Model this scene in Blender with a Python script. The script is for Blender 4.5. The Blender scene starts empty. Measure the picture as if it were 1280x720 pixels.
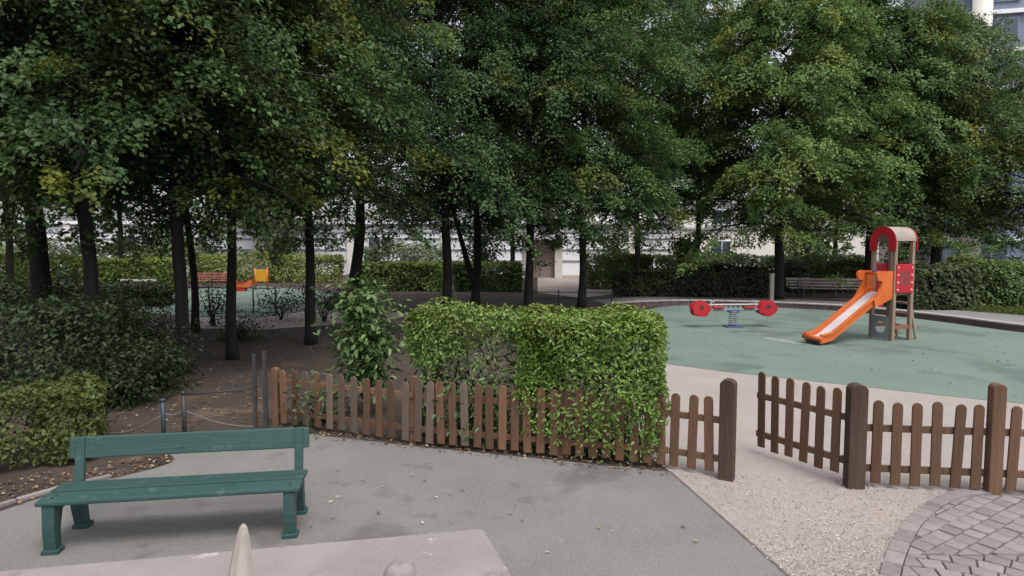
import bpy, bmesh, math, random
import numpy as np
from mathutils import Vector, Matrix

random.seed(7)
R = math.radians
# ------------------------------------------------------------------ camera
FPX, CAMH, HOR = 800.0, 2.5, 305.0
PITCH = math.atan((360 - HOR) / FPX)
scene = bpy.context.scene
col = scene.collection
cam_d = bpy.data.cameras.new('camera')
cam_d.sensor_width = 36.0
cam_d.lens = FPX / 1280 * 36
cam_d.clip_start = 0.05
cam_d.clip_end = 2000
cam = bpy.data.objects.new('camera', cam_d)
col.objects.link(cam)
cam.location = (0, 0, CAMH)
cam.rotation_euler = (math.pi / 2 - PITCH, 0, 0)
scene.camera = cam
# ------------------------------------------------------------------ sky and sun (overcast)
SUN_EL, SUN_AZ = R(62), R(150)          # azimuth clockwise from +Y
w = bpy.data.worlds.new('World')
scene.world = w
w.use_nodes = True
nt = w.node_tree
sky = nt.nodes.new('ShaderNodeTexSky')
sky.sky_type = 'NISHITA'
sky.sun_disc = False
sky.sun_elevation = SUN_EL
sky.sun_rotation = SUN_AZ
sky.air_density = 1.0
sky.dust_density = 4.0
sky.ozone_density = 1.0
hs = nt.nodes.new('ShaderNodeHueSaturation')
hs.inputs['Saturation'].default_value = 0.30
bg = nt.nodes['Background']
bg.inputs['Strength'].default_value = 0.15
nt.links.new(sky.outputs[0], hs.inputs['Color'])
nt.links.new(hs.outputs[0], bg.inputs['Color'])
sun_d = bpy.data.lights.new('sun', 'SUN')
sun_d.energy = 1.1
sun_d.angle = R(25)
sun_d.color = (1.0, 0.96, 0.90)
sun = bpy.data.objects.new('sun', sun_d)
col.objects.link(sun)
sdir = Vector((math.sin(SUN_AZ) * math.cos(SUN_EL), math.cos(SUN_AZ) * math.cos(SUN_EL), math.sin(SUN_EL)))
sun.rotation_euler = sdir.to_track_quat('Z', 'Y').to_euler()
vs = scene.view_settings
vs.view_transform = 'Standard'
vs.look = 'None'
vs.gamma = 1.0
vs.use_curve_mapping = False
vs.exposure = 0.75
scene.cycles.use_denoising = True
scene.cycles.max_bounces = 6
scene.cycles.transparent_max_bounces = 4

# ------------------------------------------------------------------ pixel helpers (directions only)
def ray(px, py):
    a, b = (px - 640) / FPX, (360 - py) / FPX
    return Vector((a, math.cos(PITCH) + b * math.sin(PITCH), -math.sin(PITCH) + b * math.cos(PITCH)))

def gp(px, py, z=0.0):                 # where the ray meets the level z
    d = ray(px, py)
    t = (z - CAMH) / d.z
    return Vector((d.x * t, d.y * t, z))

def at(px, py, Y):                     # where the ray meets the upright plane y = Y
    d = ray(px, py)
    t = Y / d.y
    return Vector((d.x * t, Y, CAMH + d.z * t))

# ------------------------------------------------------------------ materials
def ramp(nt, fac, stops):
    r = nt.nodes.new('ShaderNodeValToRGB')
    els = r.color_ramp.elements
    while len(els) > 2:
        els.remove(els[-1])
    for i, (p, c) in enumerate(stops):
        e = els[i] if i < 2 else els.new(p)
        e.position = p
        e.color = (*c, 1)
    nt.links.new(fac, r.inputs[0])
    return r.outputs[0]

def noise(nt, scale, detail=4, rough=0.55, coord='Object', stretch=None, w=0):
    tc = nt.nodes.new('ShaderNodeTexCoord')
    n = nt.nodes.new('ShaderNodeTexNoise')
    n.inputs['Scale'].default_value = scale
    n.inputs['Detail'].default_value = detail
    n.inputs['Roughness'].default_value = rough
    src = tc.outputs[coord]
    if stretch or w:
        m = nt.nodes.new('ShaderNodeMapping')
        m.inputs['Scale'].default_value = stretch or (1, 1, 1)
        m.inputs['Location'].default_value = (w, w * 0.7, w * 0.3)
        nt.links.new(src, m.inputs[0])
        src = m.outputs[0]
    nt.links.new(src, n.inputs['Vector'])
    return n.outputs['Fac']

def mix(nt, a, b, fac, mode='MIX'):
    m = nt.nodes.new('ShaderNodeMix')
    m.data_type = 'RGBA'
    m.blend_type = mode
    for s, v in ((m.inputs['Factor'], fac), (m.inputs['A'], a), (m.inputs['B'], b)):
        if hasattr(v, 'is_output'):
            nt.links.new(v, s)
        elif isinstance(v, tuple):
            s.default_value = (*v, 1)
        else:
            s.default_value = v
    return m.outputs['Result']

def surf(name, c1, c2, scale=3.0, rough=0.85, bump=0.0, bscale=60, stretch=None, spots=None, fine=None, spec=0.3, rnd=0.0, coord='Object'):
    """two-tone noise colour, optional spots (colour, scale, threshold), fine speckle (colour, scale, amount) and bump"""
    k_ = 1.0 if name in ('panel', 'cream', 'slate', 'panel_line', 'red', 'orange', 'yellow') else 0.77
    sc_ = lambda c: tuple(v * k_ for v in c)
    c1, c2 = sc_(c1), sc_(c2)
    if fine: fine = (sc_(fine[0]), fine[1], fine[2])
    if spots: spots = [(sc_(q[0]), *q[1:]) for q in spots]
    m = bpy.data.materials.new(name)
    m.use_nodes = True
    nt = m.node_tree
    p = nt.nodes['Principled BSDF']
    p.inputs['Roughness'].default_value = rough
    p.inputs['Specular IOR Level'].default_value = spec
    c = ramp(nt, noise(nt, scale, 5, 0.6, coord, stretch), [(0.32, c1), (0.68, c2)])
    if fine:
        f = ramp(nt, noise(nt, fine[1], 2, 0.6, coord), [(0.42, (0, 0, 0)), (0.66, (1, 1, 1))])
        mm = nt.nodes.new('ShaderNodeMath'); mm.operation = 'MULTIPLY'
        nt.links.new(f, mm.inputs[0]); mm.inputs[1].default_value = fine[2]
        c = mix(nt, c, fine[0], mm.outputs[0])
    if spots:
        for sc_, (scol, sscale, th, amt) in enumerate(spots):
            f = ramp(nt, noise(nt, sscale, 4, 0.65, coord, None, 13.7 + sc_ * 5), [(th, (0, 0, 0)), (th + 0.07, (amt, amt, amt))])
            c = mix(nt, c, scol, f)
    if rnd:
        oi = nt.nodes.new('ShaderNodeObjectInfo')
        mr = nt.nodes.new('ShaderNodeMapRange')
        mr.inputs['To Min'].default_value = 1 - rnd
        mr.inputs['To Max'].default_value = 1 + rnd
        nt.links.new(oi.outputs['Random'], mr.inputs['Value'])
        h = nt.nodes.new('ShaderNodeHueSaturation')
        nt.links.new(mr.outputs[0], h.inputs['Value'])
        nt.links.new(c, h.inputs['Color'])
        c = h.outputs[0]
    nt.links.new(c, p.inputs['Base Color'])
    if bump:
        b = nt.nodes.new('ShaderNodeBump')
        b.inputs['Strength'].default_value = bump
        b.inputs['Distance'].default_value = 0.02
        nt.links.new(noise(nt, bscale, 3, 0.6, coord, stretch), b.inputs['Height'])
        nt.links.new(b.outputs[0], p.inputs['Normal'])
    return m

def leafmat(name, trans=0.25, rough=0.5, spec=0.25):
    """leaf colour is stored per leaf in the attribute tint (leaf hue, with light on crown tips and laurel tops put in)"""
    m = bpy.data.materials.new(name)
    m.use_nodes = True
    nt = m.node_tree
    p = nt.nodes['Principled BSDF']
    p.inputs['Roughness'].default_value = rough
    p.inputs['Specular IOR Level'].default_value = spec
    a = nt.nodes.new('ShaderNodeAttribute')
    a.attribute_name = 'tint'
    oi = nt.nodes.new('ShaderNodeObjectInfo')
    mr = nt.nodes.new('ShaderNodeMapRange')
    mr.inputs['To Min'].default_value = 0.80
    mr.inputs['To Max'].default_value = 1.18
    nt.links.new(oi.outputs['Random'], mr.inputs['Value'])
    h = nt.nodes.new('ShaderNodeHueSaturation')
    nt.links.new(mr.outputs[0], h.inputs['Value'])
    nt.links.new(a.outputs['Color'], h.inputs['Color'])
    mh = nt.nodes.new('ShaderNodeMapRange')
    mh.inputs['To Min'].default_value = 0.507
    mh.inputs['To Max'].default_value = 0.492
    nt.links.new(oi.outputs['Random'], mh.inputs['Value'])
    nt.links.new(mh.outputs[0], h.inputs['Hue'])
    nt.links.new(h.outputs[0], p.inputs['Base Color'])
    t = nt.nodes.new('ShaderNodeBsdfTranslucent')
    nt.links.new(h.outputs[0], t.inputs['Color'])
    ms = nt.nodes.new('ShaderNodeMixShader')
    ms.inputs[0].default_value = trans
    nt.links.new(p.outputs[0], ms.inputs[1])
    nt.links.new(t.outputs[0], ms.inputs[2])
    nt.links.new(ms.outputs[0], nt.nodes['Material Output'].inputs['Surface'])
    return m

M = {}
M['soil'] = surf('soil', (0.034, 0.028, 0.025), (0.070, 0.054, 0.045), 1.2, 0.95, 0.6, 40, fine=((0.13, 0.095, 0.07), 55, 0.6), spots=[((0.15, 0.105, 0.075), 0.9, 0.60, 0.7)])
M['asphalt'] = surf('asphalt', (0.168, 0.162, 0.156), (0.222, 0.213, 0.207), 0.9, 0.9, 0.25, 160, fine=((0.30, 0.29, 0.28), 90, 0.7),
                    spots=[((0.125, 0.108, 0.100), 0.5, 0.58, 0.6), ((0.135, 0.125, 0.118), 1.9, 0.60, 0.5), ((0.10, 0.09, 0.085), 22, 0.70, 0.6), ((0.31, 0.29, 0.28), 3.3, 0.66, 0.5)])
M['path'] = surf('path', (0.315, 0.272, 0.262), (0.395, 0.348, 0.330), 0.8, 0.95, 0.5, 110, fine=((0.53, 0.475, 0.44), 75, 0.7),
                 spots=[((0.41, 0.365, 0.285), 0.9, 0.54, 0.55), ((0.30, 0.26, 0.23), 14, 0.69, 0.5)])
M['rubber'] = surf('rubber', (0.145, 0.200, 0.165), (0.180, 0.240, 0.200), 0.45, 0.85, 0.15, 200, fine=((0.23, 0.29, 0.25), 150, 0.4),
                   spots=[((0.105, 0.142, 0.128), 0.35, 0.55, 0.7), ((0.20, 0.25, 0.225), 0.8, 0.60, 0.5), ((0.09, 0.11, 0.10), 5, 0.68, 0.5)])
M['rubber_pale'] = surf('rubber_pale', (0.20, 0.25, 0.24), (0.33, 0.37, 0.36), 2.0, 0.8)
M['farpath'] = surf('farpath', (0.40, 0.33, 0.30), (0.48, 0.41, 0.38), 0.6, 0.95, 0.2, 60)
M['grey_path'] = surf('grey_path', (0.20, 0.195, 0.19), (0.26, 0.25, 0.245), 0.6, 0.95, 0.2, 60)
M['grass'] = surf('grass', (0.055, 0.085, 0.025), (0.09, 0.12, 0.04), 0.8, 0.95, 0.6, 30)
M['paver'] = surf('paver', (0.225, 0.195, 0.190), (0.300, 0.266, 0.258), 5, 0.9, 0.4, 70, fine=((0.36, 0.32, 0.31), 90, 0.6), rnd=0.16, spots=[((0.14, 0.12, 0.12), 2.5, 0.58, 0.6)])
M['joint'] = surf('joint', (0.15, 0.125, 0.115), (0.22, 0.19, 0.175), 8, 0.95, 0.3, 80)
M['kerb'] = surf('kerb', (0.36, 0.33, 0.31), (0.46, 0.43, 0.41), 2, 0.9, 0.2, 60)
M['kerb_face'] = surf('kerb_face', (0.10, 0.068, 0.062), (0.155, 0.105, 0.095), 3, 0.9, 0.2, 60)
M['concrete'] = surf('concrete', (0.255, 0.226, 0.214), (0.335, 0.302, 0.288), 1.3, 0.9, 0.15, 140, fine=((0.40, 0.365, 0.35), 150, 0.4),
                     spots=[((0.52, 0.49, 0.51), 5.0, 0.63, 0.8), ((0.22, 0.18, 0.18), 2.6, 0.60, 0.7)], coord='Generated' if False else 'Object')
M['stake'] = surf('stake', (0.33, 0.29, 0.26), (0.52, 0.47, 0.43), 6, 0.85, 0.5, 30, stretch=(1, 1, 0.15))
M['bark'] = surf('bark', (0.011, 0.010, 0.009), (0.030, 0.027, 0.025), 9, 0.95, 1.0, 22, stretch=(1, 1, 0.22))
M['wood'] = surf('wood', (0.110, 0.060, 0.036), (0.200, 0.115, 0.070), 7, 0.8, 0.5, 30, stretch=(1, 1, 0.1), rnd=0.28)
M['wood_red'] = surf('wood_red', (0.13, 0.066, 0.040), (0.235, 0.125, 0.075), 6, 0.85, 0.5, 30, stretch=(1, 1, 0.1), rnd=0.33)
M['wood_grey'] = surf('wood_grey', (0.12, 0.088, 0.066), (0.20, 0.150, 0.115), 6, 0.9, 0.5, 30, stretch=(1, 1, 0.1), rnd=0.3)
M['wood_dark'] = surf('wood_dark', (0.066, 0.042, 0.030), (0.115, 0.075, 0.054), 7, 0.85, 0.5, 30, stretch=(1, 1, 0.1), rnd=0.1)
M['bench'] = surf('bench', (0.033, 0.080, 0.073), (0.047, 0.102, 0.094), 3, 0.55, 0.25, 25, stretch=(0.15, 1, 1), spec=0.35,
                  spots=[((0.10, 0.165, 0.155), 7, 0.60, 0.6), ((0.018, 0.045, 0.042), 5, 0.62, 0.7), ((0.16, 0.13, 0.105), 19, 0.71, 0.8)], rnd=0.08)
M['metal_dark'] = surf('metal_dark', (0.025, 0.027, 0.028), (0.055, 0.052, 0.05), 8, 0.6, spec=0.5)
M['metal_blue'] = surf('metal_blue', (0.02, 0.045, 0.065), (0.035, 0.07, 0.09), 8, 0.55, spec=0.5)
M['wire'] = surf('wire', (0.10, 0.09, 0.09), (0.16, 0.14, 0.13), 20, 0.6, spec=0.5)
M['orange'] = surf('orange', (0.50, 0.098, 0.018), (0.58, 0.130, 0.026), 2, 0.42, 0.05, 40, spec=0.5, spots=[((0.46, 0.10, 0.03), 4, 0.64, 0.5)])
M['red'] = surf('red', (0.34, 0.010, 0.020), (0.43, 0.018, 0.026), 3, 0.45, spec=0.4, spots=[((0.22, 0.02, 0.025), 6, 0.62, 0.6)])
M['steel'] = surf('steel', (0.60, 0.57, 0.60), (0.72, 0.70, 0.72), 3, 0.45, spec=0.5)
M['timber'] = surf('timber', (0.27, 0.19, 0.145), (0.36, 0.265, 0.205), 4, 0.8, 0.3, 30, stretch=(1, 1, 0.1))
M['roof_beige'] = surf('roof_beige', (0.33, 0.28, 0.24), (0.41, 0.36, 0.31), 3, 0.7)
M['blue'] = surf('blue', (0.06, 0.075, 0.23), (0.08, 0.10, 0.30), 3, 0.45, spec=0.5)
M['greymetal'] = surf('greymetal', (0.22, 0.23, 0.26), (0.30, 0.31, 0.34), 5, 0.5, spec=0.5)
M['slat'] = surf('slat', (0.17, 0.13, 0.11), (0.27, 0.22, 0.20), 5, 0.8, 0.2, 30)
M['slat_red'] = surf('slat_red', (0.24, 0.085, 0.06), (0.33, 0.14, 0.10), 5, 0.8, 0.2, 30)
M['yellow'] = surf('yellow', (0.48, 0.24, 0.012), (0.55, 0.29, 0.02), 3, 0.5)
M['panel'] = surf('panel', (0.74, 0.75, 0.79), (0.82, 0.83, 0.86), 0.5, 0.7)
M['panel_line'] = surf('panel_line', (0.30, 0.31, 0.35), (0.38, 0.39, 0.43), 1, 0.7)
M['cream'] = surf('cream', (0.66, 0.63, 0.58), (0.74, 0.71, 0.66), 1, 0.8)
M['pinkwall'] = surf('pinkwall', (0.40, 0.33, 0.31), (0.46, 0.38, 0.36), 1, 0.8)
M['slate'] = surf('slate', (0.17, 0.20, 0.29), (0.23, 0.26, 0.35), 0.6, 0.6)
M['glass'] = surf('glass', (0.05, 0.07, 0.10), (0.09, 0.11, 0.15), 0.4, 0.12, spec=0.6)
M['leaf'] = leafmat('leaf', 0.33, 0.5, 0.25)
M['leaf_gloss'] = leafmat('leaf_gloss', 0.18, 0.38, 0.4)
M['litter'] = leafmat('litter', 0.05, 0.8, 0.1)

# ------------------------------------------------------------------ mesh helpers
def obj(name, me, mat=None, parent=None, loc=None):
    if isinstance(me, bmesh.types.BMesh):
        bm, me = me, bpy.data.meshes.new(name)
        bm.normal_update()
        bm.to_mesh(me)
        bm.free()
    if mat and not me.materials:
        me.materials.append(M[mat])
    o = bpy.data.objects.new(name, me)
    col.objects.link(o)
    if parent:
        o.parent = parent
    if loc is not None:
        o.location = loc
    return o

def tag(o, label, cat, group=None, kind=None):
    if label: o['label'] = label
    if cat: o['category'] = cat
    if group: o['group'] = group
    if kind: o['kind'] = kind
    return o

def thing(name, label, cat, loc=(0, 0, 0), rotz=0.0, group=None):
    o = bpy.data.objects.new(name, None)
    o.empty_display_size = 0.2
    col.objects.link(o)
    o.location = loc
    o.rotation_euler = (0, 0, rotz)
    return tag(o, label, cat, group)

def box(bm, c, s, rot=None, bev=0.0):
    """box centred on c with full sizes s; optional Matrix rot, bevel"""
    mat = Matrix.Translation(c) @ (rot.to_4x4() if rot else Matrix()) @ Matrix.Diagonal((s[0], s[1], s[2], 1))
    r = bmesh.ops.create_cube(bm, size=1, matrix=mat)
    if bev:
        es = list({e for v in r['verts'] for e in v.link_edges})
        bmesh.ops.bevel(bm, geom=es, offset=bev, segments=2, affect='EDGES', profile=0.6)
    return bm

def bx(c, s, rot=None, bev=0.0):
    return box(bmesh.new(), c, s, rot, bev)

def tube(bm, pts, rad, seg=8, cap=True):
    """swept tube through pts; rad is one radius or one per point"""
    pts = [Vector(p) for p in pts]
    n = len(pts)
    if not hasattr(rad, '__len__'):
        rad = [rad] * n
    rings, prev = [], None
    for i, p in enumerate(pts):
        t = (pts[min(i + 1, n - 1)] - pts[max(i - 1, 0)]).normalized()
        if prev is None:
            a = Vector((1, 0, 0)) if abs(t.x) < 0.9 else Vector((0, 1, 0))
            prev = t.cross(a).normalized()
        prev = (prev - t * prev.dot(t)).normalized()
        b = t.cross(prev)
        rings.append([bm.verts.new(p + (prev * math.cos(k * 2 * math.pi / seg) + b * math.sin(k * 2 * math.pi / seg)) * rad[i]) for k in range(seg)])
    for a, b in zip(rings, rings[1:]):
        for k in range(seg):
            f = bm.faces.new((a[k], a[(k + 1) % seg], b[(k + 1) % seg], b[k]))
            f.smooth = True
    if cap:
        bm.faces.new(rings[0][::-1])
        bm.faces.new(rings[-1])
    return bm

def tb(pts, rad, seg=8):
    return tube(bmesh.new(), pts, rad, seg)

def prism(bm, prof, axis, d0, d1):
    """extrude a 2D outline; axis 'x': prof=(y,z), 'y': prof=(x,z), 'z': prof=(x,y)"""
    def P(a, b, d):
        return {'x': (d, a, b), 'y': (a, d, b), 'z': (a, b, d)}[axis]
    A = [bm.verts.new(P(a, b, d0)) for a, b in prof]
    B = [bm.verts.new(P(a, b, d1)) for a, b in prof]
    n = len(prof)
    bm.faces.new(A)
    bm.faces.new(B[::-1])
    for i in range(n):
        bm.faces.new((A[i], B[i], B[(i + 1) % n], A[(i + 1) % n]))
    bmesh.ops.recalc_face_normals(bm, faces=bm.faces[:])
    return bm

def pr(prof, axis, d0, d1):
    return prism(bmesh.new(), prof, axis, d0, d1)

def sheet(name, pts, z, mat):
    bm = bmesh.new()
    f = bm.faces.new([bm.verts.new((p[0], p[1], z)) for p in pts])
    bm.normal_update()
    if f.normal.z < 0:
        f.normal_flip()
    bmesh.ops.triangulate(bm, faces=bm.faces[:])
    return tag(obj(name, bm, mat), None, None, kind='structure')

def smooth_line(pts, n=8):
    """Catmull-Rom through 2D points"""
    P = [Vector((p[0], p[1])) for p in pts]
    P = [P[0] * 2 - P[1]] + P + [P[-1] * 2 - P[-2]]
    out = []
    for i in range(1, len(P) - 2):
        for k in range(n):
            t = k / n
            a, b, c, d = P[i - 1:i + 3]
            out.append(0.5 * ((2 * b) + (c - a) * t + (2 * a - 5 * b + 4 * c - d) * t * t + (3 * b - a - 3 * c + d) * t ** 3))
    out.append(P[-2])
    return out

# ------------------------------------------------------------------ foliage
def unit(v):
    return v / np.maximum(np.linalg.norm(v, axis=1, keepdims=True), 1e-6)

def leaves(name, Pp, N, D, L, ratio, tint, mat, long=False, curl=0.12):
    """one mesh of many leaves. Pp base points, N leaf normals, D tip directions, L lengths, tint colours"""
    n = len(Pp)
    N = unit(N)
    D = unit(D - N * np.sum(D * N, axis=1, keepdims=True))
    S = np.cross(N, D)
    L = L.reshape(-1, 1)
    W = L * ratio * 0.5
    if long:
        V = np.stack([Pp, Pp + D * L * .3 + S * W + N * W * .35, Pp + D * L * .68 + S * W * .82 + N * W * .2 - N * L * curl * .4,
                      Pp + D * L - N * L * curl, Pp + D * L * .68 - S * W * .82 + N * W * .2 - N * L * curl * .4, Pp + D * L * .3 - S * W + N * W * .35], axis=1)
        F = np.array([[0, 1, 2], [0, 2, 3], [0, 3, 4], [0, 4, 5]])
    else:
        V = np.stack([Pp, Pp + D * L * .45 + S * W + N * W * .35, Pp + D * L - N * L * curl, Pp + D * L * .45 - S * W + N * W * .35], axis=1)
        F = np.array([[0, 1, 2], [0, 2, 3]])
    k = V.shape[1]
    V = V.reshape(-1, 3)
    F = (F[None] + (np.arange(n) * k)[:, None, None]).reshape(-1, 3)
    me = bpy.data.meshes.new(name)
    me.vertices.add(len(V))
    me.vertices.foreach_set('co', V.astype(np.float32).ravel())
    me.loops.add(F.size)
    me.loops.foreach_set('vertex_index', F.astype(np.int32).ravel())
    me.polygons.add(len(F))
    me.polygons.foreach_set('loop_start', (np.arange(len(F)) * 3).astype(np.int32))
    me.update(calc_edges=True)
    at_ = me.attributes.new('tint', 'FLOAT_COLOR', 'POINT')
    c4 = np.concatenate([np.repeat(tint, k, axis=0), np.ones((n * k, 1))], axis=1)
    at_.data.foreach_set('color', c4.astype(np.float32).ravel())
    me.materials.append(M[mat])
    return me

def tints(rng, n, base, var=0.18, yellow=0.0, clump=None):
    base = np.array(base)
    c = np.repeat(base[None], n, axis=0)
    k = 1 + rng.normal(0, var, (n, 1))
    if clump is not None:
        k = k * clump.reshape(-1, 1)
    c = c * np.clip(k, 0.45, 1.9)
    if yellow is not None:
        y = np.array([0.20, 0.205, 0.026])
        a = np.clip(np.asarray(yellow).reshape(-1, 1) * np.ones((n, 1)), 0, 1)
        c = c * (1 - a) + y * a
    return np.clip(c, 0.004, 0.5)

def make_crown(seed, rad, height, nl, per, base, leafL=0.135, yel=0.10):
    """limbs out from the stem, drooping layered sprays of leaves on them. Local z=0 at the lowest limb."""
    rng = np.random.default_rng(seed)
    bm = bmesh.new()
    cen, nrm, siz, yl, br = [], [], [], [], []
    ga = 2.39996
    for i in range(nl):
        t = (i + 0.5) / nl
        z = height * t ** 1.15
        prof = (0.72 + 0.28 * min(1, t / 0.15)) * (1 - t ** 3) ** 0.65 + 0.12
        z += rng.normal(0, .25) * (t > .1)
        ln = rad * prof * rng.uniform(0.68, 1.15)
        az = i * ga + rng.uniform(-0.4, 0.4)
        up = 0.32 + 0.75 * t + rng.uniform(-0.12, 0.12)
        droop = (0.48 - 0.28 * t) * rng.uniform(0.7, 1.2)
        d = np.array([math.cos(az), math.sin(az)])
        pts = []
        for s in np.linspace(0, 1, 6):
            r = ln * s
            pts.append((d[0] * r + rng.normal(0, .04), d[1] * r + rng.normal(0, .04), z + ln * (up * s - droop * s * s * 1.3)))
        r0 = 0.055 * (1 - 0.6 * t)
        tube(bm, pts, [r0 * (1 - .85 * s) + .006 for s in np.linspace(0, 1, 6)], 5)
        m = max(6, int(16 * prof * (1 if t > .16 else .6)))
        for j in range(m):
            s = rng.uniform(0.18, 1.0) ** 0.75
            p = np.array([np.interp(s, np.linspace(0, 1, 6), [q[a] for q in pts]) for a in range(3)])
            side = rng.normal(0, 0.34 * ln * s * 0.75)
            p[0] += -d[1] * side; p[1] += d[0] * side
            p[2] += rng.normal(0, 0.42)
            cen.append(p)
            out = np.array([p[0], p[1], 0]) / (math.hypot(p[0], p[1]) + .1)
            nrm.append(np.array([0, 0, 1.0]) + out * rng.uniform(0.25, 0.75) + rng.normal(0, .16, 3))
            siz.append(rng.uniform(0.34, 0.86) * (1 if t > .16 else .8))
            yl.append(max(0, rng.normal(.02, .05)) + (rng.uniform(.3, .75) if (s > .72 and rng.uniform() < yel) else 0))  # yellow tip clumps: autumn hue, and light on outer sprays put into the colour
            br.append(np.clip(rng.normal(1, .16), .6, 1.5))
            if j % 3 == 0:
                tube(bm, [tuple(np.array([d[0], d[1], 0]) * ln * s * .8 + np.array([0, 0, np.interp(s * .8, np.linspace(0, 1, 6), [q[2] for q in pts])])), tuple(p)], [.012, .005], 4)
    cen, siz, yl, br = np.array(cen), np.array(siz), np.array(yl), np.array(br)
    nrm = unit(np.array(nrm))
    nc = len(cen)
    idx = np.repeat(np.arange(nc), per)
    n = len(idx)
    a = rng.uniform(0, 2 * math.pi, n)
    rr = np.sqrt(rng.uniform(0, 1, n))
    u = unit(np.cross(nrm, np.array([[0.3, 0.9, 0.1]])))
    v = np.cross(nrm, u)
    U, Vv, Nn, S_ = u[idx], v[idx], nrm[idx], siz[idx][:, None]
    rad_ = (rr[:, None] * S_)
    outc = np.array([[c[0], c[1], 0] for c in cen]); outc = unit(outc + rng.normal(0, .5 * rad * .3, outc.shape) * np.array([1, 1, .2]))
    outc = unit(outc - nrm * np.sum(outc * nrm, axis=1, keepdims=True)); tanc = np.cross(nrm, outc)
    U, Vv = outc[idx], tanc[idx]
    asp = rng.uniform(.35, .75, nc)[idx][:, None]
    lobes = 1 + .28 * np.sin(a * 3 + rng.uniform(0, 6.28, nc)[idx]) + .18 * np.sin(a * 5 + rng.uniform(0, 6.28, nc)[idx])
    P = cen[idx] + (U * np.cos(a)[:, None] * 1.25 + Vv * np.sin(a)[:, None] * asp) * rad_ * lobes[:, None]
    P += Nn * (rng.normal(0, .065, (n, 1)) - 0.5 * rad_ ** 2 / S_)
    outd = (U * np.cos(a)[:, None] + Vv * np.sin(a)[:, None])
    N = Nn + rng.normal(0, .38, (n, 3))
    D = outd * 0.8 + rng.normal(0, .5, (n, 3)) + np.array([0, 0, -0.35])
    L = leafL * rng.uniform(.7, 1.25, n)
    tt = tints(rng, n, base, .15, yl[idx] + rng.uniform(-.03, .05, n), br[idx])
    me = leaves('crown', P, N, D, L, 0.74, tt, 'leaf')
    lm = bpy.data.meshes.new('limbs')
    bm.to_mesh(lm); bm.free()
    lm.materials.append(M['bark'])
    return me, lm

GREEN = (0.050, 0.088, 0.040)
protos = [make_crown(11, 3.2, 9.5, 44, 125, (0.062, 0.118, 0.042), 0.098, 0.12),
          make_crown(12, 3.4, 10.5, 50, 122, (0.062, 0.124, 0.048), 0.102, 0.05),
          make_crown(13, 3.1, 9.0, 44, 125, (0.068, 0.122, 0.040), 0.098, 0.20),
          make_crown(14, 3.7, 10.0, 60, 140, (0.096, 0.170, 0.050), 0.112, 0.06)]

def tree(name, label, pos, w, zb, kind, sc=(1, 1), rot=0.0, shift=(0, 0), group='plane-like shade trees around the playgrounds', zs=1.0, wob=0.05):
    """trunk of width w from the ground; crown prototype `kind` starts at height zb"""
    t = thing(name, label, 'tree', pos, 0, group)
    rng = random.Random(label)
    H = zb + 7.5 * zs
    bm = bmesh.new()
    ph = rng.uniform(0, 6.28)
    pts, rad = [], []
    K = 15
    for i in range(K):
        s = i / (K - 1)
        z = H * s ** 1.3
        k = min(1.0, z / zb)
        k = k * k * (3 - 2 * k)
        pts.append((shift[0] * k + wob * math.sin(z * 1.1 + ph) * min(1, z), shift[1] * k + wob * math.cos(z * .9 + ph) * min(1, z), z - (0.03 if i == 0 else 0)))
        fl = 1 + 0.35 * math.exp(-z / 0.18)
        rad.append(max(0.03, w / 2 * fl * (1 - 0.62 * s) * (1 + .04 * math.sin(z * 3 + ph))))
    tube(bm, pts, rad, 14)
    for v in bm.verts:
        a = math.atan2(v.co.y, v.co.x)
        q = 1 + .05 * math.sin(a * 5 + v.co.z * 1.7 + ph)
        v.co.x *= q if v.co.z < 0.6 else 1
        v.co.y *= q if v.co.z < 0.6 else 1
    obj('trunk', bm, 'bark', t)
    cr = obj('crown', protos[kind][0], None, t)
    li = obj('limbs', protos[kind][1], None, t)
    for o in (cr, li):
        o.location = (shift[0], shift[1], zb)
        o.rotation_euler = (0, 0, rot)
        o.scale = (sc[0], sc[0], sc[1])
    return t

def lump(rng, k=7, f=2.2):
    """smooth random field from a few plane waves"""
    W = rng.normal(0, f, (k, 3)); ph = rng.uniform(0, 6.28, k)
    return lambda P: np.sin(P @ W.T + ph).sum(1) / math.sqrt(k)

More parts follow.
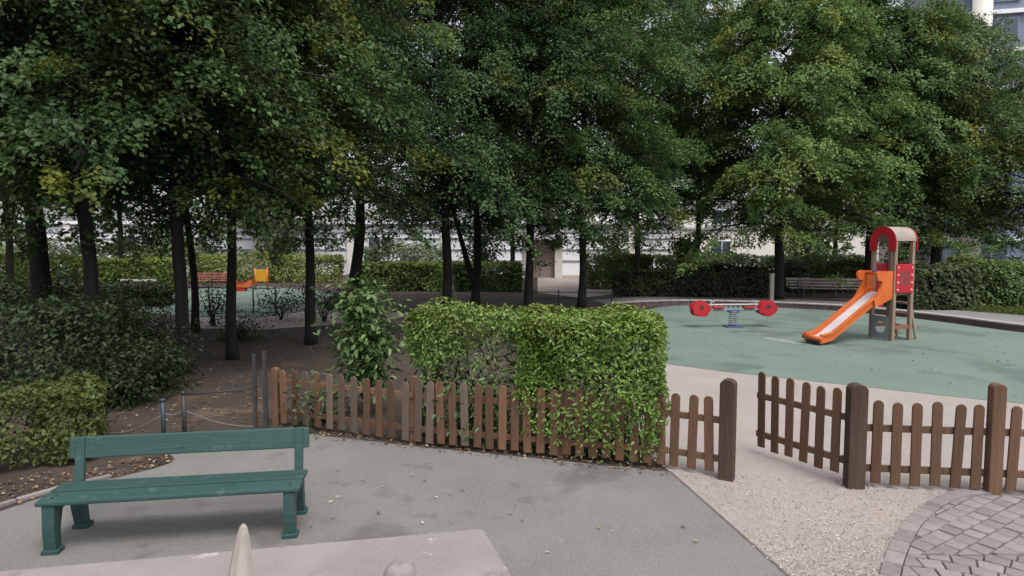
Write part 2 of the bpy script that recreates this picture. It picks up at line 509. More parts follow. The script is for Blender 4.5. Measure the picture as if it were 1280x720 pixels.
def hedge_mesh(seed, size, n, leafL, base, lumpy=0.08, ratio=0.45, yel=0.04, topyel=0.0, mat='leaf_gloss', long=False, keep=None, inner=0.14, zb=0.05, rounded=0.12, lf=2.2):
    """leaves through the outer layer of a clipped block size=(len, depth, height), base at z=0"""
    rng = np.random.default_rng(seed)
    lx, ly, lz = size
    A = np.array([lx * ly, lx * lz, lx * lz, ly * lz, ly * lz])
    f = rng.choice(5, n * 2, p=A / A.sum())
    m = len(f)
    x = rng.uniform(-lx / 2, lx / 2, m); y = rng.uniform(-ly / 2, ly / 2, m); z = rng.uniform(zb, lz, m)
    d = rng.exponential(inner, m) * rng.choice([1, 1, 1, 2.5], m)
    N = np.zeros((m, 3))
    for k, (ax, sgn) in enumerate(((2, 1), (1, -1), (1, 1), (0, -1), (0, 1))):
        q = f == k
        N[q, ax] = sgn
        if ax == 2: z[q] = lz - np.minimum(d[q], lz * .8)
        if ax == 1: y[q] = sgn * (ly / 2 - np.minimum(d[q], ly / 2))
        if ax == 0: x[q] = sgn * (lx / 2 - np.minimum(d[q], lx / 2))
    P = np.stack([x, y, z], 1)
    fld = lump(rng, 8, lf)
    fld2 = lump(rng, 8, lf * 2.6)
    bmp = (fld(P) + .5 * fld2(P)) * lumpy
    ex = np.clip((np.abs(x) - (lx / 2 - rounded)) / rounded, 0, 1); ey = np.clip((np.abs(y) - (ly / 2 - rounded)) / rounded, 0, 1); ez = np.clip((z - (lz - rounded)) / rounded, 0, 1)
    P[:, 2] -= rounded * .5 * (np.maximum(ex, ey) ** 2) * ez
    P[:, 0] -= np.sign(x) * rounded * .4 * ex * ez; P[:, 1] -= np.sign(y) * rounded * .4 * ey * ez
    P += N * bmp[:, None]
    sel = rng.uniform(0, 1, m) < 0.5 + 0.28 * fld2(P * 0.9 + 3)
    if keep is not None:
        sel &= rng.uniform(0, 1, m) < keep(P)
    sel &= P[:, 2] > 0.03
    P, N = P[sel], N[sel]
    n = len(P)
    Nl = N * .7 + np.array([0, 0, .55]) + rng.normal(0, .45, (n, 3))
    D = N * .6 + rng.normal(0, .6, (n, 3)) + np.array([0, 0, .12])
    yy = yel + topyel * np.clip((P[:, 2] - lz * .72) / (lz * .28), 0, 1) + rng.uniform(-.04, .06, n)  # tops yellower; on the laurels this puts their top highlights into the colour
    tt = tints(rng, n, base, .2, yy, 1 + .16 * fld(P * 1.7 + 9))
    return leaves('foliage', P, Nl, D, leafL * rng.uniform(.65, 1.25, n), ratio, tt, mat, long)

def stems(seed, size, n, r=0.012, h=0.9, spread=0.2):
    rng = random.Random(seed)
    bm = bmesh.new()
    for i in range(n):
        x, y = rng.uniform(-.46, .46) * size[0], rng.uniform(-.3, .3) * size[1]
        pts = [(x + rng.gauss(0, spread) * s, y + rng.gauss(0, spread) * s, size[2] * h * s - .02) for s in (0, .25, .5, .75, 1)]
        tube(bm, pts, [r, r * .9, r * .75, r * .55, r * .3], 5)
    return bm

def hedge(name, label, cat, pos, yaw, size, n, leafL, base, group=None, nst=8, **kw):
    t = thing(name, label, cat, pos, yaw, group)
    obj('foliage', hedge_mesh(sum(map(ord, label)), size, n, leafL, base, **kw), None, t)
    obj('stems', stems(label, size, nst), 'bark', t)['kind'] = 'stuff'
    return t

def shrub(name, label, pos, rad, hgt, n, leafL, base, group=None, zlow=0.2, ns=7, yel=0.04, ratio=.5, mat='leaf_gloss', long=False, clump=0.16):
    """loose bush: arching stems, leaf clusters along them"""
    seed = sum(map(ord, label))
    rng = np.random.default_rng(seed)
    t = thing(name, label, 'bush', pos, 0, group)
    bm = bmesh.new()
    C = []
    for i in range(ns):
        az = i * 2.4 + rng.uniform(-.4, .4)
        ro = rad * rng.uniform(.25, 1.0)
        h = hgt * rng.uniform(.72, 1.0)
        pts = [(math.cos(az) * ro * s ** 1.5 + rng.normal(0, .03), math.sin(az) * ro * s ** 1.5 + rng.normal(0, .03), h * s - .02 * (s == 0)) for s in (0, .25, .5, .75, 1)]
        tube(bm, pts, [.016, .014, .011, .008, .004], 5)
        for k in range(12):
            s = rng.uniform(zlow, 1)
            p = np.array([np.interp(s, (0, .25, .5, .75, 1), [q[a] for q in pts]) for a in range(3)])
            C.append(p + rng.normal(0, rad * .2, 3) * np.array([1, 1, .5]))
    obj('stems', bm, 'bark', t)['kind'] = 'stuff'
    C = np.array(C)
    idx = rng.integers(0, len(C), n)
    off = rng.normal(0, 1, (n, 3)) * clump
    P = C[idx] + off
    P[:, 2] = np.maximum(P[:, 2], .04)
    N = np.array([0, 0, .9]) + rng.normal(0, .5, (n, 3)) + off * 2
    D = off * 3 + rng.normal(0, .5, (n, 3))
    tt = tints(rng, n, base, .2, yel + rng.uniform(-.04, .06, n), rng.normal(1, .15, len(C))[idx])
    obj('foliage', leaves('foliage', P, N, D, leafL * rng.uniform(.65, 1.25, n), ratio, tt, mat, long), None, t)
    return t

# ================================================================== GROUND
bm = bmesh.new()
bmesh.ops.create_grid(bm, x_segments=40, y_segments=40, size=400)
tag(obj('ground', bm, 'soil', loc=(0, 150, 0)), None, None, kind='structure')

# fence and gate line (ground contact read from the photograph)
FA, FB, FC, FD = gp(348, 532), gp(515, 556), gp(700, 574), gp(835, 586)
GL, GR, GE, RB = gp(908, 599), gp(1067, 609), gp(943, 566), gp(1240, 617)
RC = RB + (RB - GR) * 1.02

V2 = lambda p: (p.x, p.y)
soil_edge = [V2(gp(x, y)) for x, y in ((-300, 760), (0, 640), (110, 606), (215, 578), (200, 556), (265, 545), (345, 538))]
soil_edge = [(p.x, p.y) for p in smooth_line(soil_edge, 5)]
front = [(-9.0, 1.5), (-9.0, -14), (14, -14), (14, 1.0)]
diag0, diag1 = gp(838, 590), gp(985, 720)
dd = (diag1 - diag0)
far_d = diag0 + dd * 4
asph = soil_edge + [(FB.x, FB.y - .06), (FC.x, FC.y - .06), V2(diag0), V2(diag1), V2(far_d), (far_d.x, -14), (-9, -14), (-9.0, 1.5)]
sheet('asphalt_path', asph, 0.004, 'asphalt')
jn = Vector((-dd.y, dd.x, 0)).normalized() * .011
sheet('path_joint', [V2(diag0 + jn), V2(far_d + jn), V2(far_d - jn), V2(diag0 - jn)], 0.009, 'joint')
# pale gravel path through the gate, up to the rubber surface
rub_near = [V2(gp(x, y)) for x, y in ((770, 440), (800, 449), (835, 455), (900, 464), (1000, 475), (1100, 486), (1200, 497), (1280, 505), (1420, 522), (1650, 545))]
rub_near = [(p.x, p.y) for p in smooth_line(rub_near, 5)]
rub_far = [V2(gp(x, y)) for x, y in ((1900, 500), (1500, 441), (1280, 416), (1150, 399), (1050, 389), (950, 384), (850, 382), (800, 390), (772, 410))]
rub_far = [(p.x, p.y) for p in smooth_line(rub_far, 5)]
pathpoly = [V2(diag0), V2(diag1), V2(far_d), (far_d.x, -14), (22, -14), (22, 9)] + [(x, y) for x, y in rub_near[::-1] if x < 20 and x > gp(800, 450).x]
pathpoly += [(FD.x - .25, FD.y + .9)]
sheet('gravel_path', pathpoly, 0.003, 'path')
rub = rub_near + rub_far
sheet('rubber_surface', rub, 0.008, 'rubber')
# worn pale streaks on the rubber by the see-saw
for a, b, wd in (((922, 416), (960, 419), .12), ((955, 422), (1002, 431), .22), ((838, 411), (900, 416), .10)):
    A, B = gp(*a), gp(*b)
    n_ = Vector((-(B - A).y, (B - A).x, 0)).normalized()
    rg = random.Random(a[0])
    top = [V2(A.lerp(B, i / 12) + n_ * wd * (math.sin(math.pi * i / 12) + .1) * rg.uniform(.5, 1.1)) for i in range(13)]
    bot = [V2(A.lerp(B, i / 12) - n_ * wd * (math.sin(math.pi * i / 12) + .1) * rg.uniform(.5, 1.1)) for i in range(13)]
    sheet('worn_streak', top + bot[::-1], 0.012, 'rubber_pale')
# far ground pieces
sheet('far_path', [V2(gp(x, y)) for x, y in ((672, 366), (672, 345), (690, 341.5), (722, 343), (770, 352), (770, 368), (725, 372))], 0.006, 'farpath')
sheet('back_path', [V2(gp(x, y)) for x, y in ((770, 384), (850, 380), (950, 382), (1050, 387), (1150, 396), (1300, 416), (1600, 452), (1600, 420), (1300, 396), (1150, 384), (1050, 377), (950, 373), (800, 371), (740, 375))], 0.005, 'grey_path')
lr = [V2(gp(x, y)) for x, y in ((225, 395), (330, 396), (400, 385), (420, 366), (330, 358), (230, 360), (150, 366), (160, 388))]
sheet('far_rubber_surface', lr, 0.006, 'rubber')
sheet('far_dirt_path', [V2(gp(x, y)) for x, y in ((215, 410), (330, 412), (480, 402), (520, 392), (400, 386), (330, 397), (225, 396))], 0.005, 'farpath')
sheet('grass_verge', [V2(gp(x, y)) for x, y in ((1145, 383), (1300, 395), (1500, 412), (1500, 380), (1280, 372), (1145, 368))], 0.007, 'grass')

# kerb wall behind the rubber: stones with a pale top
kerb = tag(bpy.data.objects.new('kerb', None), None, None, kind='structure')
col.objects.link(kerb)
kl = [Vector((p.x, p.y, 0)) for p in smooth_line([V2(gp(x, y)) for x, y in ((1700, 470), (1500, 441), (1280, 416), (1150, 399), (1050, 389), (950, 384), (850, 382), (770, 385))], 7)]
for i in range(len(kl) - 1):
    a, b = kl[i], kl[i + 1]
    d = b - a
    rz = Matrix.Rotation(math.atan2(d.y, d.x), 3, 'Z')
    n_ = Vector((-d.y, d.x, 0)).normalized()
    if n_.y < 0: n_ = -n_
    m_ = (a + b) / 2 + n_ * .16
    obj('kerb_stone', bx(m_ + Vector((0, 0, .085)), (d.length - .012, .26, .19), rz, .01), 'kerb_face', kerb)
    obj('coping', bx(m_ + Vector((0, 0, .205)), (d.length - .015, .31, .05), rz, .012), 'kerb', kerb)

# ---------------------------------------------------------------- paved corner
pav_edge = [gp(x, y) for x, y in ((1262, 613), (1215, 613), (1182, 618), (1158, 630), (1138, 645), (1122, 664), (1108, 690), (1098, 720), (1090, 760), (1085, 820))]
pe = [Vector((p.x, p.y, 0)) for p in smooth_line([V2(p) for p in pav_edge], 4)]
bed = sheet('paving', [V2(p) for p in pe] + [(pe[-1].x, 1.5), (9, 1.5), (9, RB.y - .1)], 0.006, 'joint')
# kerbstones along the curve
for i in range(0, len(pe) - 1, 2):
    a, b = pe[i], pe[min(i + 2, len(pe) - 1)]
    d = b - a
    n_ = Vector((d.y, -d.x, 0)).normalized()
    if n_.x < 0: n_ = -n_
    obj('edging_stone', bx((a + b) / 2 + n_ * .07 + Vector((0, 0, .012)), (d.length - .012, .13, .03), Matrix.Rotation(math.atan2(d.y, d.x), 3, 'Z'), .006), 'paver', bed)
rg = random.Random(3)
cut = gp(1200, 697).y
pin = []                                         # the curve moved in by the edging's width: the field to be paved is convex
for i in range(len(pe)):
    d = pe[min(i + 1, len(pe) - 1)] - pe[max(i - 1, 0)]
    n_ = Vector((-d.y, d.x, 0)).normalized()
    pin.append(pe[i] + n_ * .145)
if pin[6].x < pe[6].x:
    pin = [p * 2 - q for p, q in zip(pe, pin)]
def field(y0, y1):
    f = [(p.x, p.y) for p in pin if y0 < p.y < y1]
    return f
def clip(poly, a, b):
    """keep the side of the line a-b where the field lies (left of a->b)"""
    out = []
    sd = lambda p: (b[0] - a[0]) * (p[1] - a[1]) - (b[1] - a[1]) * (p[0] - a[0])
    for i in range(len(poly)):
        p, q = poly[i], poly[(i + 1) % len(poly)]
        sp_, sq = sd(p), sd(q)
        if sp_ >= 0: out.append(p)
        if (sp_ >= 0) != (sq >= 0):
            t = sp_ / (sp_ - sq)
            out.append((p[0] + (q[0] - p[0]) * t, p[1] + (q[1] - p[1]) * t))
    return out
def pave(quad, lo, hi):
    global cnt
    poly = quad
    for i in range(len(pin) - 1):
        poly = clip(poly, (pin[i].x, pin[i].y), (pin[i + 1].x, pin[i + 1].y))
        if len(poly) < 3: return
    for a, b in (((0, lo), (9, lo)), ((9, hi), (0, hi)), ((5.7, 0), (5.7, 9)), ((0, RB.y - .12), (9, RB.y - .12))[:0] or ((9, RB.y - .12), (0, RB.y - .12))):
        poly = clip(poly, a, b)
        if len(poly) < 3: return
    ar = abs(sum(poly[i][0] * poly[(i + 1) % len(poly)][1] - poly[(i + 1) % len(poly)][0] * poly[i][1] for i in range(len(poly)))) / 2
    if ar < .004: return
    cx, cy = sum(p[0] for p in poly) / len(poly), sum(p[1] for p in poly) / len(poly)
    bm = bmesh.new()
    z = .026 + rg.uniform(-.004, .004)
    sx_, sy_ = rg.uniform(-.02, .02), rg.uniform(-.02, .02)
    rings = []
    for zz, k in ((-.02, 1), (z - .007, 1), (z, .93)):
        rings.append([bm.verts.new(((p[0] - cx) * k, (p[1] - cy) * k, zz + (sx_ * (p[0] - cx) + sy_ * (p[1] - cy) if zz > 0 else 0))) for p in poly])
    m_ = len(poly)
    for a, b in zip(rings, rings[1:]):
        for k in range(m_): bm.faces.new((a[k], a[(k + 1) % m_], b[(k + 1) % m_], b[k]))
    bm.faces.new(rings[-1])
    bmesh.ops.recalc_face_normals(bm, faces=bm.faces[:])
    obj('paver', bm, 'paver', bed, (cx, cy, 0))
    cnt += 1
cnt = 0
fan = Vector((gp(1235, 800).x, gp(1235, 800).y, 0))
ang = R(33)
ca, sa = math.cos(ang), math.sin(ang)
o_ = gp(1200, 650)
for j in range(-26, 26):                       # rows on the slant above the joint
    for i in range(-26, 26):
        q0, q1 = i * .175 + (j % 2) * .085, j * .145
        quad = []
        for u, v in ((.007, .007), (.168, .007), (.168, .138), (.007, .138)):
            x, y = q0 + u + rg.uniform(-.005, .005), q1 + v + rg.uniform(-.005, .005)
            quad.append((o_.x + ca * x - sa * y, o_.y + sa * x + ca * y))
        pave(quad, cut + .012, 99)
for ri in range(1, 18):                          # arcs below the joint
    r0, r1 = ri * .148 + .007, ri * .148 + .141
    k_ = max(5, int(2 * math.pi * r1 / .178))
    for j in range(k_):
        a0, a1 = 2 * math.pi * (j + .5 * (ri % 2)) / k_, 2 * math.pi * (j + 1 + .5 * (ri % 2)) / k_
        g = .006 / r1
        quad = [(fan.x + math.cos(a) * r, fan.y + math.sin(a) * r) for a, r in ((a0 + g, r0), (a0 + g, r1), (a1 - g, r1), (a1 - g, r0))][::-1]
        pave(quad, 3.3, cut - .012)
print('pavers', cnt)

# ================================================================== TREES
def tr(label, px, py, w, zb, kind, **kw):
    tree('shade_tree', label, gp(px, py), w, zb, kind, **kw)

tr('thick dark trunk rising behind the bushes left of the slim leaning tree', 58, 450, .44, 3.6, 1, sc=(1.05, 1), rot=.5, shift=(-.25, .1))
tr('slim leaning tree rising out of the dark bushes behind the bench', 118, 486, .27, 3.6, 0, sc=(.95, 1), rot=2.1, shift=(-.35, .3), wob=.09)
tr('stout grey trunked tree beside the low wire railing', 226, 468, .27, 3.6, 2, sc=(1.0, 1.0), rot=-.6, shift=(.08, 0))
tr('thin dark tree just behind the stout grey trunk', 244, 415, .22, 3.8, 1, rot=1.2, shift=(-.1, 0))
tr('tree on bare brown soil with the reddish far bench right behind it', 291, 449, .235, 3.5, 2, rot=2.6, sc=(.95, 1))
tr('tree on bare soil next to the leggy low bushes', 389, 430, .27, 3.5, 0, rot=4.4, shift=(-.05, 0))
tr('tree leaning away behind the tall loose shrub in the fence corner', 438, 392, .45, 3.9, 1, rot=.9, shift=(.45, 0), sc=(.9, 1))
tr('straight dark tree behind the thin end of the laurel hedge', 558, 394, .38, 3.5, 1, rot=3.5)
tr('tree with its trunk forked low, behind the laurel hedge', 594, 384, .36, 3.5, 0, rot=5.2, shift=(.1, 0))
tr('tree beside the far white pillar', 661, 390, .35, 3.3, 0, rot=.2)
tr('tree between the pinkish path and the far dark hedge, beside the low rail', 727, 384, .33, 3.5, 3, rot=1.6)
tr('thin tree growing through the far dark hedge', 795, 370, .32, 3.7, 1, rot=2.4, sc=(1.1, 1.1))
tr('small trunked tree behind the see-saw and dark hedge', 871, 364, .34, 4.4, 3, rot=.7, sc=(.95, 1.1))
tr('large tree with low hanging boughs behind the kerb, between see-saw and slide', 972, 374, .48, 3.0, 3, rot=3.9, sc=(1.1, 1.15))
tr('tree directly behind the slide tower', 1085, 366, .42, 3.4, 3, rot=5.6, sc=(1.2, 1.15))
tr('yellowing tree over the hedge beyond the slide tower', 1165, 366, .36, 2.9, 2, rot=1.1, sc=(1.25, 1.2))
tr('dark tree past the grass verge, beyond the yellowing tree', 1296, 366, .42, 3.3, 3, rot=4.1, sc=(1.05, .8))
_t = [o for o in bpy.data.objects if o.get('label', '').startswith('tree with its trunk forked low')][0]
obj('side_stem', tb([(0, 0, .75), (-.22, 0, 1.5), (-.5, .05, 2.5), (-.85, .1, 3.8), (-1.3, .1, 5.2)], [.13, .12, .10, .08, .04], 10), 'bark', _t)
# second row, trunks mostly hidden
for i, (px, Y, k, r_, s_, lab) in enumerate(((10, 30, 3, .4, 1.0, 'tall tree behind the thick dark trunk, beside the low dark shrub strip'), (150, 40, 1, 2.0, 1.0, 'tall tree behind the long bright green hedge'), (345, 47, 3, 3.0, .9, 'tall tree behind the yellow play panel and its hedge'), (640, 41, 1, 5.0, 1.0, 'tall tree in front of the entrance wall beside the pinkish path'),
        (1045, 44, 3, 1.9, 1.15, 'tall tree behind the slatted benches and their dark hedge'), (1175, 42, 1, .9, 1.0, 'tall tree behind the rounded hedge and grass verge'))):
    p = at(px, 305, Y)
    tree('shade_tree', lab, Vector((p.x, p.y, 0)), .36, 5.2, k, rot=r_, sc=(s_, s_ * 1.1), group='back row of shade trees')

# ================================================================== FRONT LAUREL HEDGE AND SHRUBS
fdir = (FD - FB).normalized()
fyaw = math.atan2(fdir.y, fdir.x)
fn = Vector((-fdir.y, fdir.x, 0))
LAUREL = (0.135, 0.235, 0.038)
# dense clipped block beside the gate
hc = (FC + FD) / 2 + fn * .42 - fdir * .32
def keep_block(P):
    return np.where(P[:, 2] < .80, np.clip((P[:, 2] - .1) / .7, .08, 1) * .62, 1.0)
hedge('laurel_hedge', 'dense clipped bright green laurel hedge spilling over the pickets beside the gate', 'hedge', hc, fyaw,
      (1.66, 1.0, 1.68), 36000, .053, LAUREL, nst=14, yel=.06, topyel=.3, long=True, keep=keep_block, lumpy=.08, inner=.10, rounded=.14)
# thin see-through end
hc2 = (FB + FC) / 2 + fn * .52 - fdir * .12
def keep_thin(P):
    z, x = P[:, 2], P[:, 0]
    top = np.clip((z - (1.05 + .18 * np.sin(x * 4.1 + 1))) / .18, 0, 1)
    low = .14 * (np.sin(x * 6.3) + np.sin(x * 2.7 + 2) > .1) + .05
    return np.maximum(top, low + .25 * (x > .5))
hedge('laurel_hedge', 'thin gappy laurel hedge with bare stems below its leafy top', 'hedge', hc2, fyaw,
      (2.0, .75, 1.70), 22000, .060, (0.105, 0.182, 0.042), nst=18, yel=.03, topyel=.25, long=True, keep=keep_thin, lumpy=.07, inner=.12, rounded=.15)
shrub('laurel_shrub', 'tall loose green shrub standing in the corner behind the picket fence', gp(458, 520), .42, 1.92, 2600, .11, (0.085, 0.148, 0.046), long=True, ratio=.42, zlow=.3, ns=9, clump=.13)
shrub('laurel_shrub', 'small sprawling shrub pushing through the pickets below the thin hedge', gp(585, 545), .7, .72, 900, .095, (0.07, 0.125, 0.045), long=True, ratio=.42, zlow=.3, ns=7)
shrub('laurel_shrub', 'low leafy weed behind the weathered pickets near the fence corner', gp(405, 530), .5, .55, 500, .08, (0.08, 0.12, 0.045), zlow=.3, ns=6)

# left foreground
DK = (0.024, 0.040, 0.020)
hedge('clipped_hedge', 'low loosely clipped yellowish hedge beside the left end of the green bench', 'hedge', gp(-40, 600) + Vector((-.35, .52, 0)), R(24), (2.5, 1.15, .88), 11000, .066, (0.062, 0.086, 0.027), yel=.08, lumpy=.15, inner=.10, ratio=.6, mat='leaf')
hedge('overgrown_hedge', 'taller dark green hedge behind the yellowish clipped hedge', 'hedge', gp(-30, 530) + Vector((-.5, 1.0, 0)), R(14), (3.6, 1.3, 1.62), 11000, .085, (0.038, 0.066, 0.030), yel=.04, lumpy=.13, ratio=.55, mat='leaf')
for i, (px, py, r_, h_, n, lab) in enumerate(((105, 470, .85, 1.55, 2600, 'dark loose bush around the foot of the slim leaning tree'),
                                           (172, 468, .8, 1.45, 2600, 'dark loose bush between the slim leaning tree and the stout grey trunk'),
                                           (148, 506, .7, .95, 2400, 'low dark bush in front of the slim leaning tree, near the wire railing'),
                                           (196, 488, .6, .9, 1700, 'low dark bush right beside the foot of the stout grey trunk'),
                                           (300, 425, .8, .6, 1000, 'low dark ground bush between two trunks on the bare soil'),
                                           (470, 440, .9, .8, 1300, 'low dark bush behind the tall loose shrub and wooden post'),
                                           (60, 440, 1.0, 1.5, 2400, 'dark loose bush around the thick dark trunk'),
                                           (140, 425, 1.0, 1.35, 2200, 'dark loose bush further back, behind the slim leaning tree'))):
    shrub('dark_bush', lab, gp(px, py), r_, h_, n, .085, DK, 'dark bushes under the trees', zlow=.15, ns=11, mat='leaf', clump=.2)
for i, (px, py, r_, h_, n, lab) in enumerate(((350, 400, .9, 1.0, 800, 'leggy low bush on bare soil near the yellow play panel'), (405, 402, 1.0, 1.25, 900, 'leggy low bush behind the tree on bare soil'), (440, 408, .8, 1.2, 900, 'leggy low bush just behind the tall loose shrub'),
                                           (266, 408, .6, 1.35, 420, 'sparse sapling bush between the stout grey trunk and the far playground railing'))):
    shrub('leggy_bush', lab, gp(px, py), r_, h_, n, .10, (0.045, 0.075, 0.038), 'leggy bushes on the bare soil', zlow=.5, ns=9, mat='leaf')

# ---------------------------------------------------------------- far hedges
def far_hedge(label, px0, px1, Y, ztop, dep, n, base, leafL=.16, Y1=None, **kw):
    a, b = at(px0, 305, Y), at(px1, 305, Y1 or Y)
    a.z = b.z = 0
    d = b - a
    hedge('far_hedge', label, 'hedge', (a + b) / 2, math.atan2(d.y, d.x), (d.length, dep, ztop), n, leafL, base, group='hedges beyond the playgrounds', nst=6, mat='leaf', ratio=.65, inner=.16, lf=.9, lumpy=kw.pop('lumpy', .16), **kw)
far_hedge('long bright green hedge beyond the bare soil, behind the far left bench', -60, 215, 33, 1.75, 1.6, 17000, (0.20, 0.26, 0.07), yel=.12)
far_hedge('taller pale green planting behind the long bright hedge', -80, 240, 41, 2.45, 1.5, 13000, (0.20, 0.26, 0.13), leafL=.2, lumpy=.3)
far_hedge('low dark shrub strip in front of the long bright green hedge', -60, 210, 26, .95, 1.5, 12000, (0.045, 0.060, 0.028), lumpy=.25)
far_hedge('yellow-green hedge behind the far playground and its yellow panel', 240, 425, 42, 1.75, 1.6, 10000, (0.24, 0.28, 0.09), yel=.2)
far_hedge('trimmed hedge in front of the low pale building', 447, 552, 34.5, 1.5, 1.5, 9500, (0.13, 0.20, 0.06), topyel=.3)
far_hedge('wild pale planting against the low pale building', 455, 560, 40, 2.3, 1.2, 6000, (0.19, 0.25, 0.15), leafL=.2, lumpy=.35)
far_hedge('hedge with a yellowish top left of the far white pillar', 568, 650, 34, 1.52, 1.4, 7500, (0.095, 0.145, 0.05), topyel=.4)
far_hedge('bright hedge to the right of the pinkish path', 733, 812, 36, 1.85, 1.6, 7000, (0.15, 0.21, 0.07), topyel=.2)
far_hedge('dark brownish hedge behind the see-saw', 768, 962, 31, 1.25, 1.4, 15000, (0.050, 0.066, 0.036), topyel=.08)
far_hedge('taller pale planting behind the dark brownish hedge', 800, 1075, 39, 1.75, 1.6, 14000, (0.17, 0.23, 0.12), lumpy=.12, leafL=.2)
far_hedge('dark hedge behind the slatted park benches', 985, 1095, 33.5, 1.4, 1.4, 9000, (0.055, 0.075, 0.04), topyel=.08)
far_hedge('dark hedge to the right of the slide tower', 1128, 1205, 25, 1.6, 1.6, 9000, (0.060, 0.082, 0.042), topyel=.06)
far_hedge('rounded green hedge above the grass verge', 1200, 1330, 25.5, 1.75, 1.8, 12000, (0.085, 0.14, 0.05), topyel=.15, lumpy=.22)
_p = at(853, 305, 33.5); shrub('young_tree', 'small bright yellow-green young tree behind the dark brownish hedge', Vector((_p.x, 33.5, 0)), .75, 3.1, 1500, .15, (0.17, 0.24, 0.04), zlow=.72, ns=7, mat='leaf', ratio=.7, clump=.22, yel=.2)

for px, Y, r_, h_, n, lab in ((25, 45, 1.8, 4.2, 1500, 'tall loose bush against the low pale building, left of the thick dark trunk'),
                              (190, 45, 2.2, 4.4, 1900, 'tall loose bush against the low pale building, behind the slim leaning tree'),
                              (262, 47, 1.3, 3.4, 900, 'loose bush against the low pale building, behind the reddish bench'),
                              (350, 45, 2.0, 4.6, 1800, 'tall loose bush against the low pale building, behind the yellow play panel'),
                              (600, 44, 1.8, 4.6, 1500, 'tall loose bush left of the far white pillar'),
                              (765, 46, 2.0, 4.8, 1700, 'tall loose bush right of the pinkish path, behind the bright hedge'),
                              (1000, 48, 2.4, 5.0, 1800, 'tall loose bush behind the slatted benches and their hedges'),
                              (1130, 47, 2.2, 4.4, 1700, 'tall loose bush behind the slide tower')):
    p = at(px, 305, Y)
    shrub('tall_bush', lab, Vector((p.x, Y, 0)), r_, h_, n, .26, (0.075, 0.115, 0.05), 'tall bushes in front of the far buildings', zlow=.1, ns=12, mat='leaf', ratio=.7, clump=.42)

# ================================================================== PICKET FENCES AND GATE
def picket_mesh(h, w=.098, t=.022, seed=0):
    pf = [(-w / 2, 0), (w / 2, 0), (w / 2, h - w * .5)]
    pf += [(math.cos(a) * w / 2, h - w * .5 + math.sin(a) * w * .5) for a in (R(22), R(45), R(68), R(90), R(112), R(135), R(158))]
    pf += [(-w / 2, h - w * .5)]
    bm = pr(pf, 'y', -t / 2, t / 2)
    bmesh.ops.bevel(bm, geom=[e for e in bm.edges if abs(e.verts[0].co.y - e.verts[1].co.y) < 1e-5], offset=.004, segments=1, affect='EDGES')
    me = bpy.data.meshes.new('picket')
    bm.to_mesh(me); bm.free()
    return me
PK = {}
def fence_run(parent, a, b, n, h, mat, front, skip=(), e0=0.5, zlift=.05, rails=(.20, .62), rnd=None, mixw=('wood_red', 'wood_red', 'wood_grey', 'wood')):
    """n pickets and two rails between ground points a and b (parent's frame = world)"""
    d = b - a
    rz = math.atan2(d.y, d.x)
    nn = Vector((-d.y, d.x, 0)).normalized()
    nn = nn * front
    rnd = rnd or random.Random(int(a.x * 100))
    for zr in rails:
        m_ = (a + b) / 2 + nn * .032 + Vector((0, 0, zr))
        obj('rail', bx((0, 0, 0), (d.length, .038, .07), None, .006), mat, parent, m_).rotation_euler = (0, 0, rz)
    for i in range(n):
        if i in skip: continue
        pmat = rnd.choice(mixw) if mat == 'wood_red' else mat
        key = (round(h, 2), pmat)
        if key not in PK:
            PK[key] = picket_mesh(h); PK[key].materials.append(M[pmat])
        p = a.lerp(b, (i + e0) / n) + Vector((0, 0, zlift + rnd.uniform(-.012, .012)))
        o = obj('picket', PK[key], None, parent, p)
        o.rotation_euler = (rnd.uniform(-.012, .012), rnd.uniform(-.03, .03), rz + rnd.uniform(-.03, .03))
def post(parent, p, h, w, mat, rz=0):
    pf = [(-w / 2, -.05), (w / 2, -.05), (w / 2, h - w * .28), (w * .36, h - w * .09), (w * .15, h), (-w * .15, h), (-w * .36, h - w * .09), (-w / 2, h - w * .28)]
    bm = pr(pf, 'y', -w * .42, w * .42)
    bmesh.ops.bevel(bm, geom=bm.edges[:], offset=.006, segments=1, affect='EDGES')
    obj('post', bm, mat, parent, p).rotation_euler = (0, 0, rz)

f1 = thing('picket_fence', 'long weathered reddish picket fence in front of the laurel hedges', 'fence', (0, 0, 0), 0)
fence_run(f1, FA, FB, 11, .74, 'wood_red', 1, mixw=('wood_grey', 'wood_grey', 'wood', 'wood_red'))
fence_run(f1, FB, FC, 12, .78, 'wood_red', 1)
fence_run(f1, FC, FD, 8, .80, 'wood_red', 1)
post(f1, FB + fn * .07, .86, .10, 'wood', fyaw)
post(f1, FC + fn * .08, .82, .10, 'wood', fyaw)
post(f1, FA + Vector((-.05, .06, 0)), .80, .10, 'wood', fyaw)
post(f1, FB + fn * .95 + fdir * -.05, 1.42, .13, 'wood_red', fyaw)
d2 = GL - FD
fence_run(f1, FD, GL - d2.normalized() * .05, 3, .82, 'wood', 1, e0=.32)
post(f1, GL, 1.08, .155, 'wood_dark', math.atan2(d2.y, d2.x))

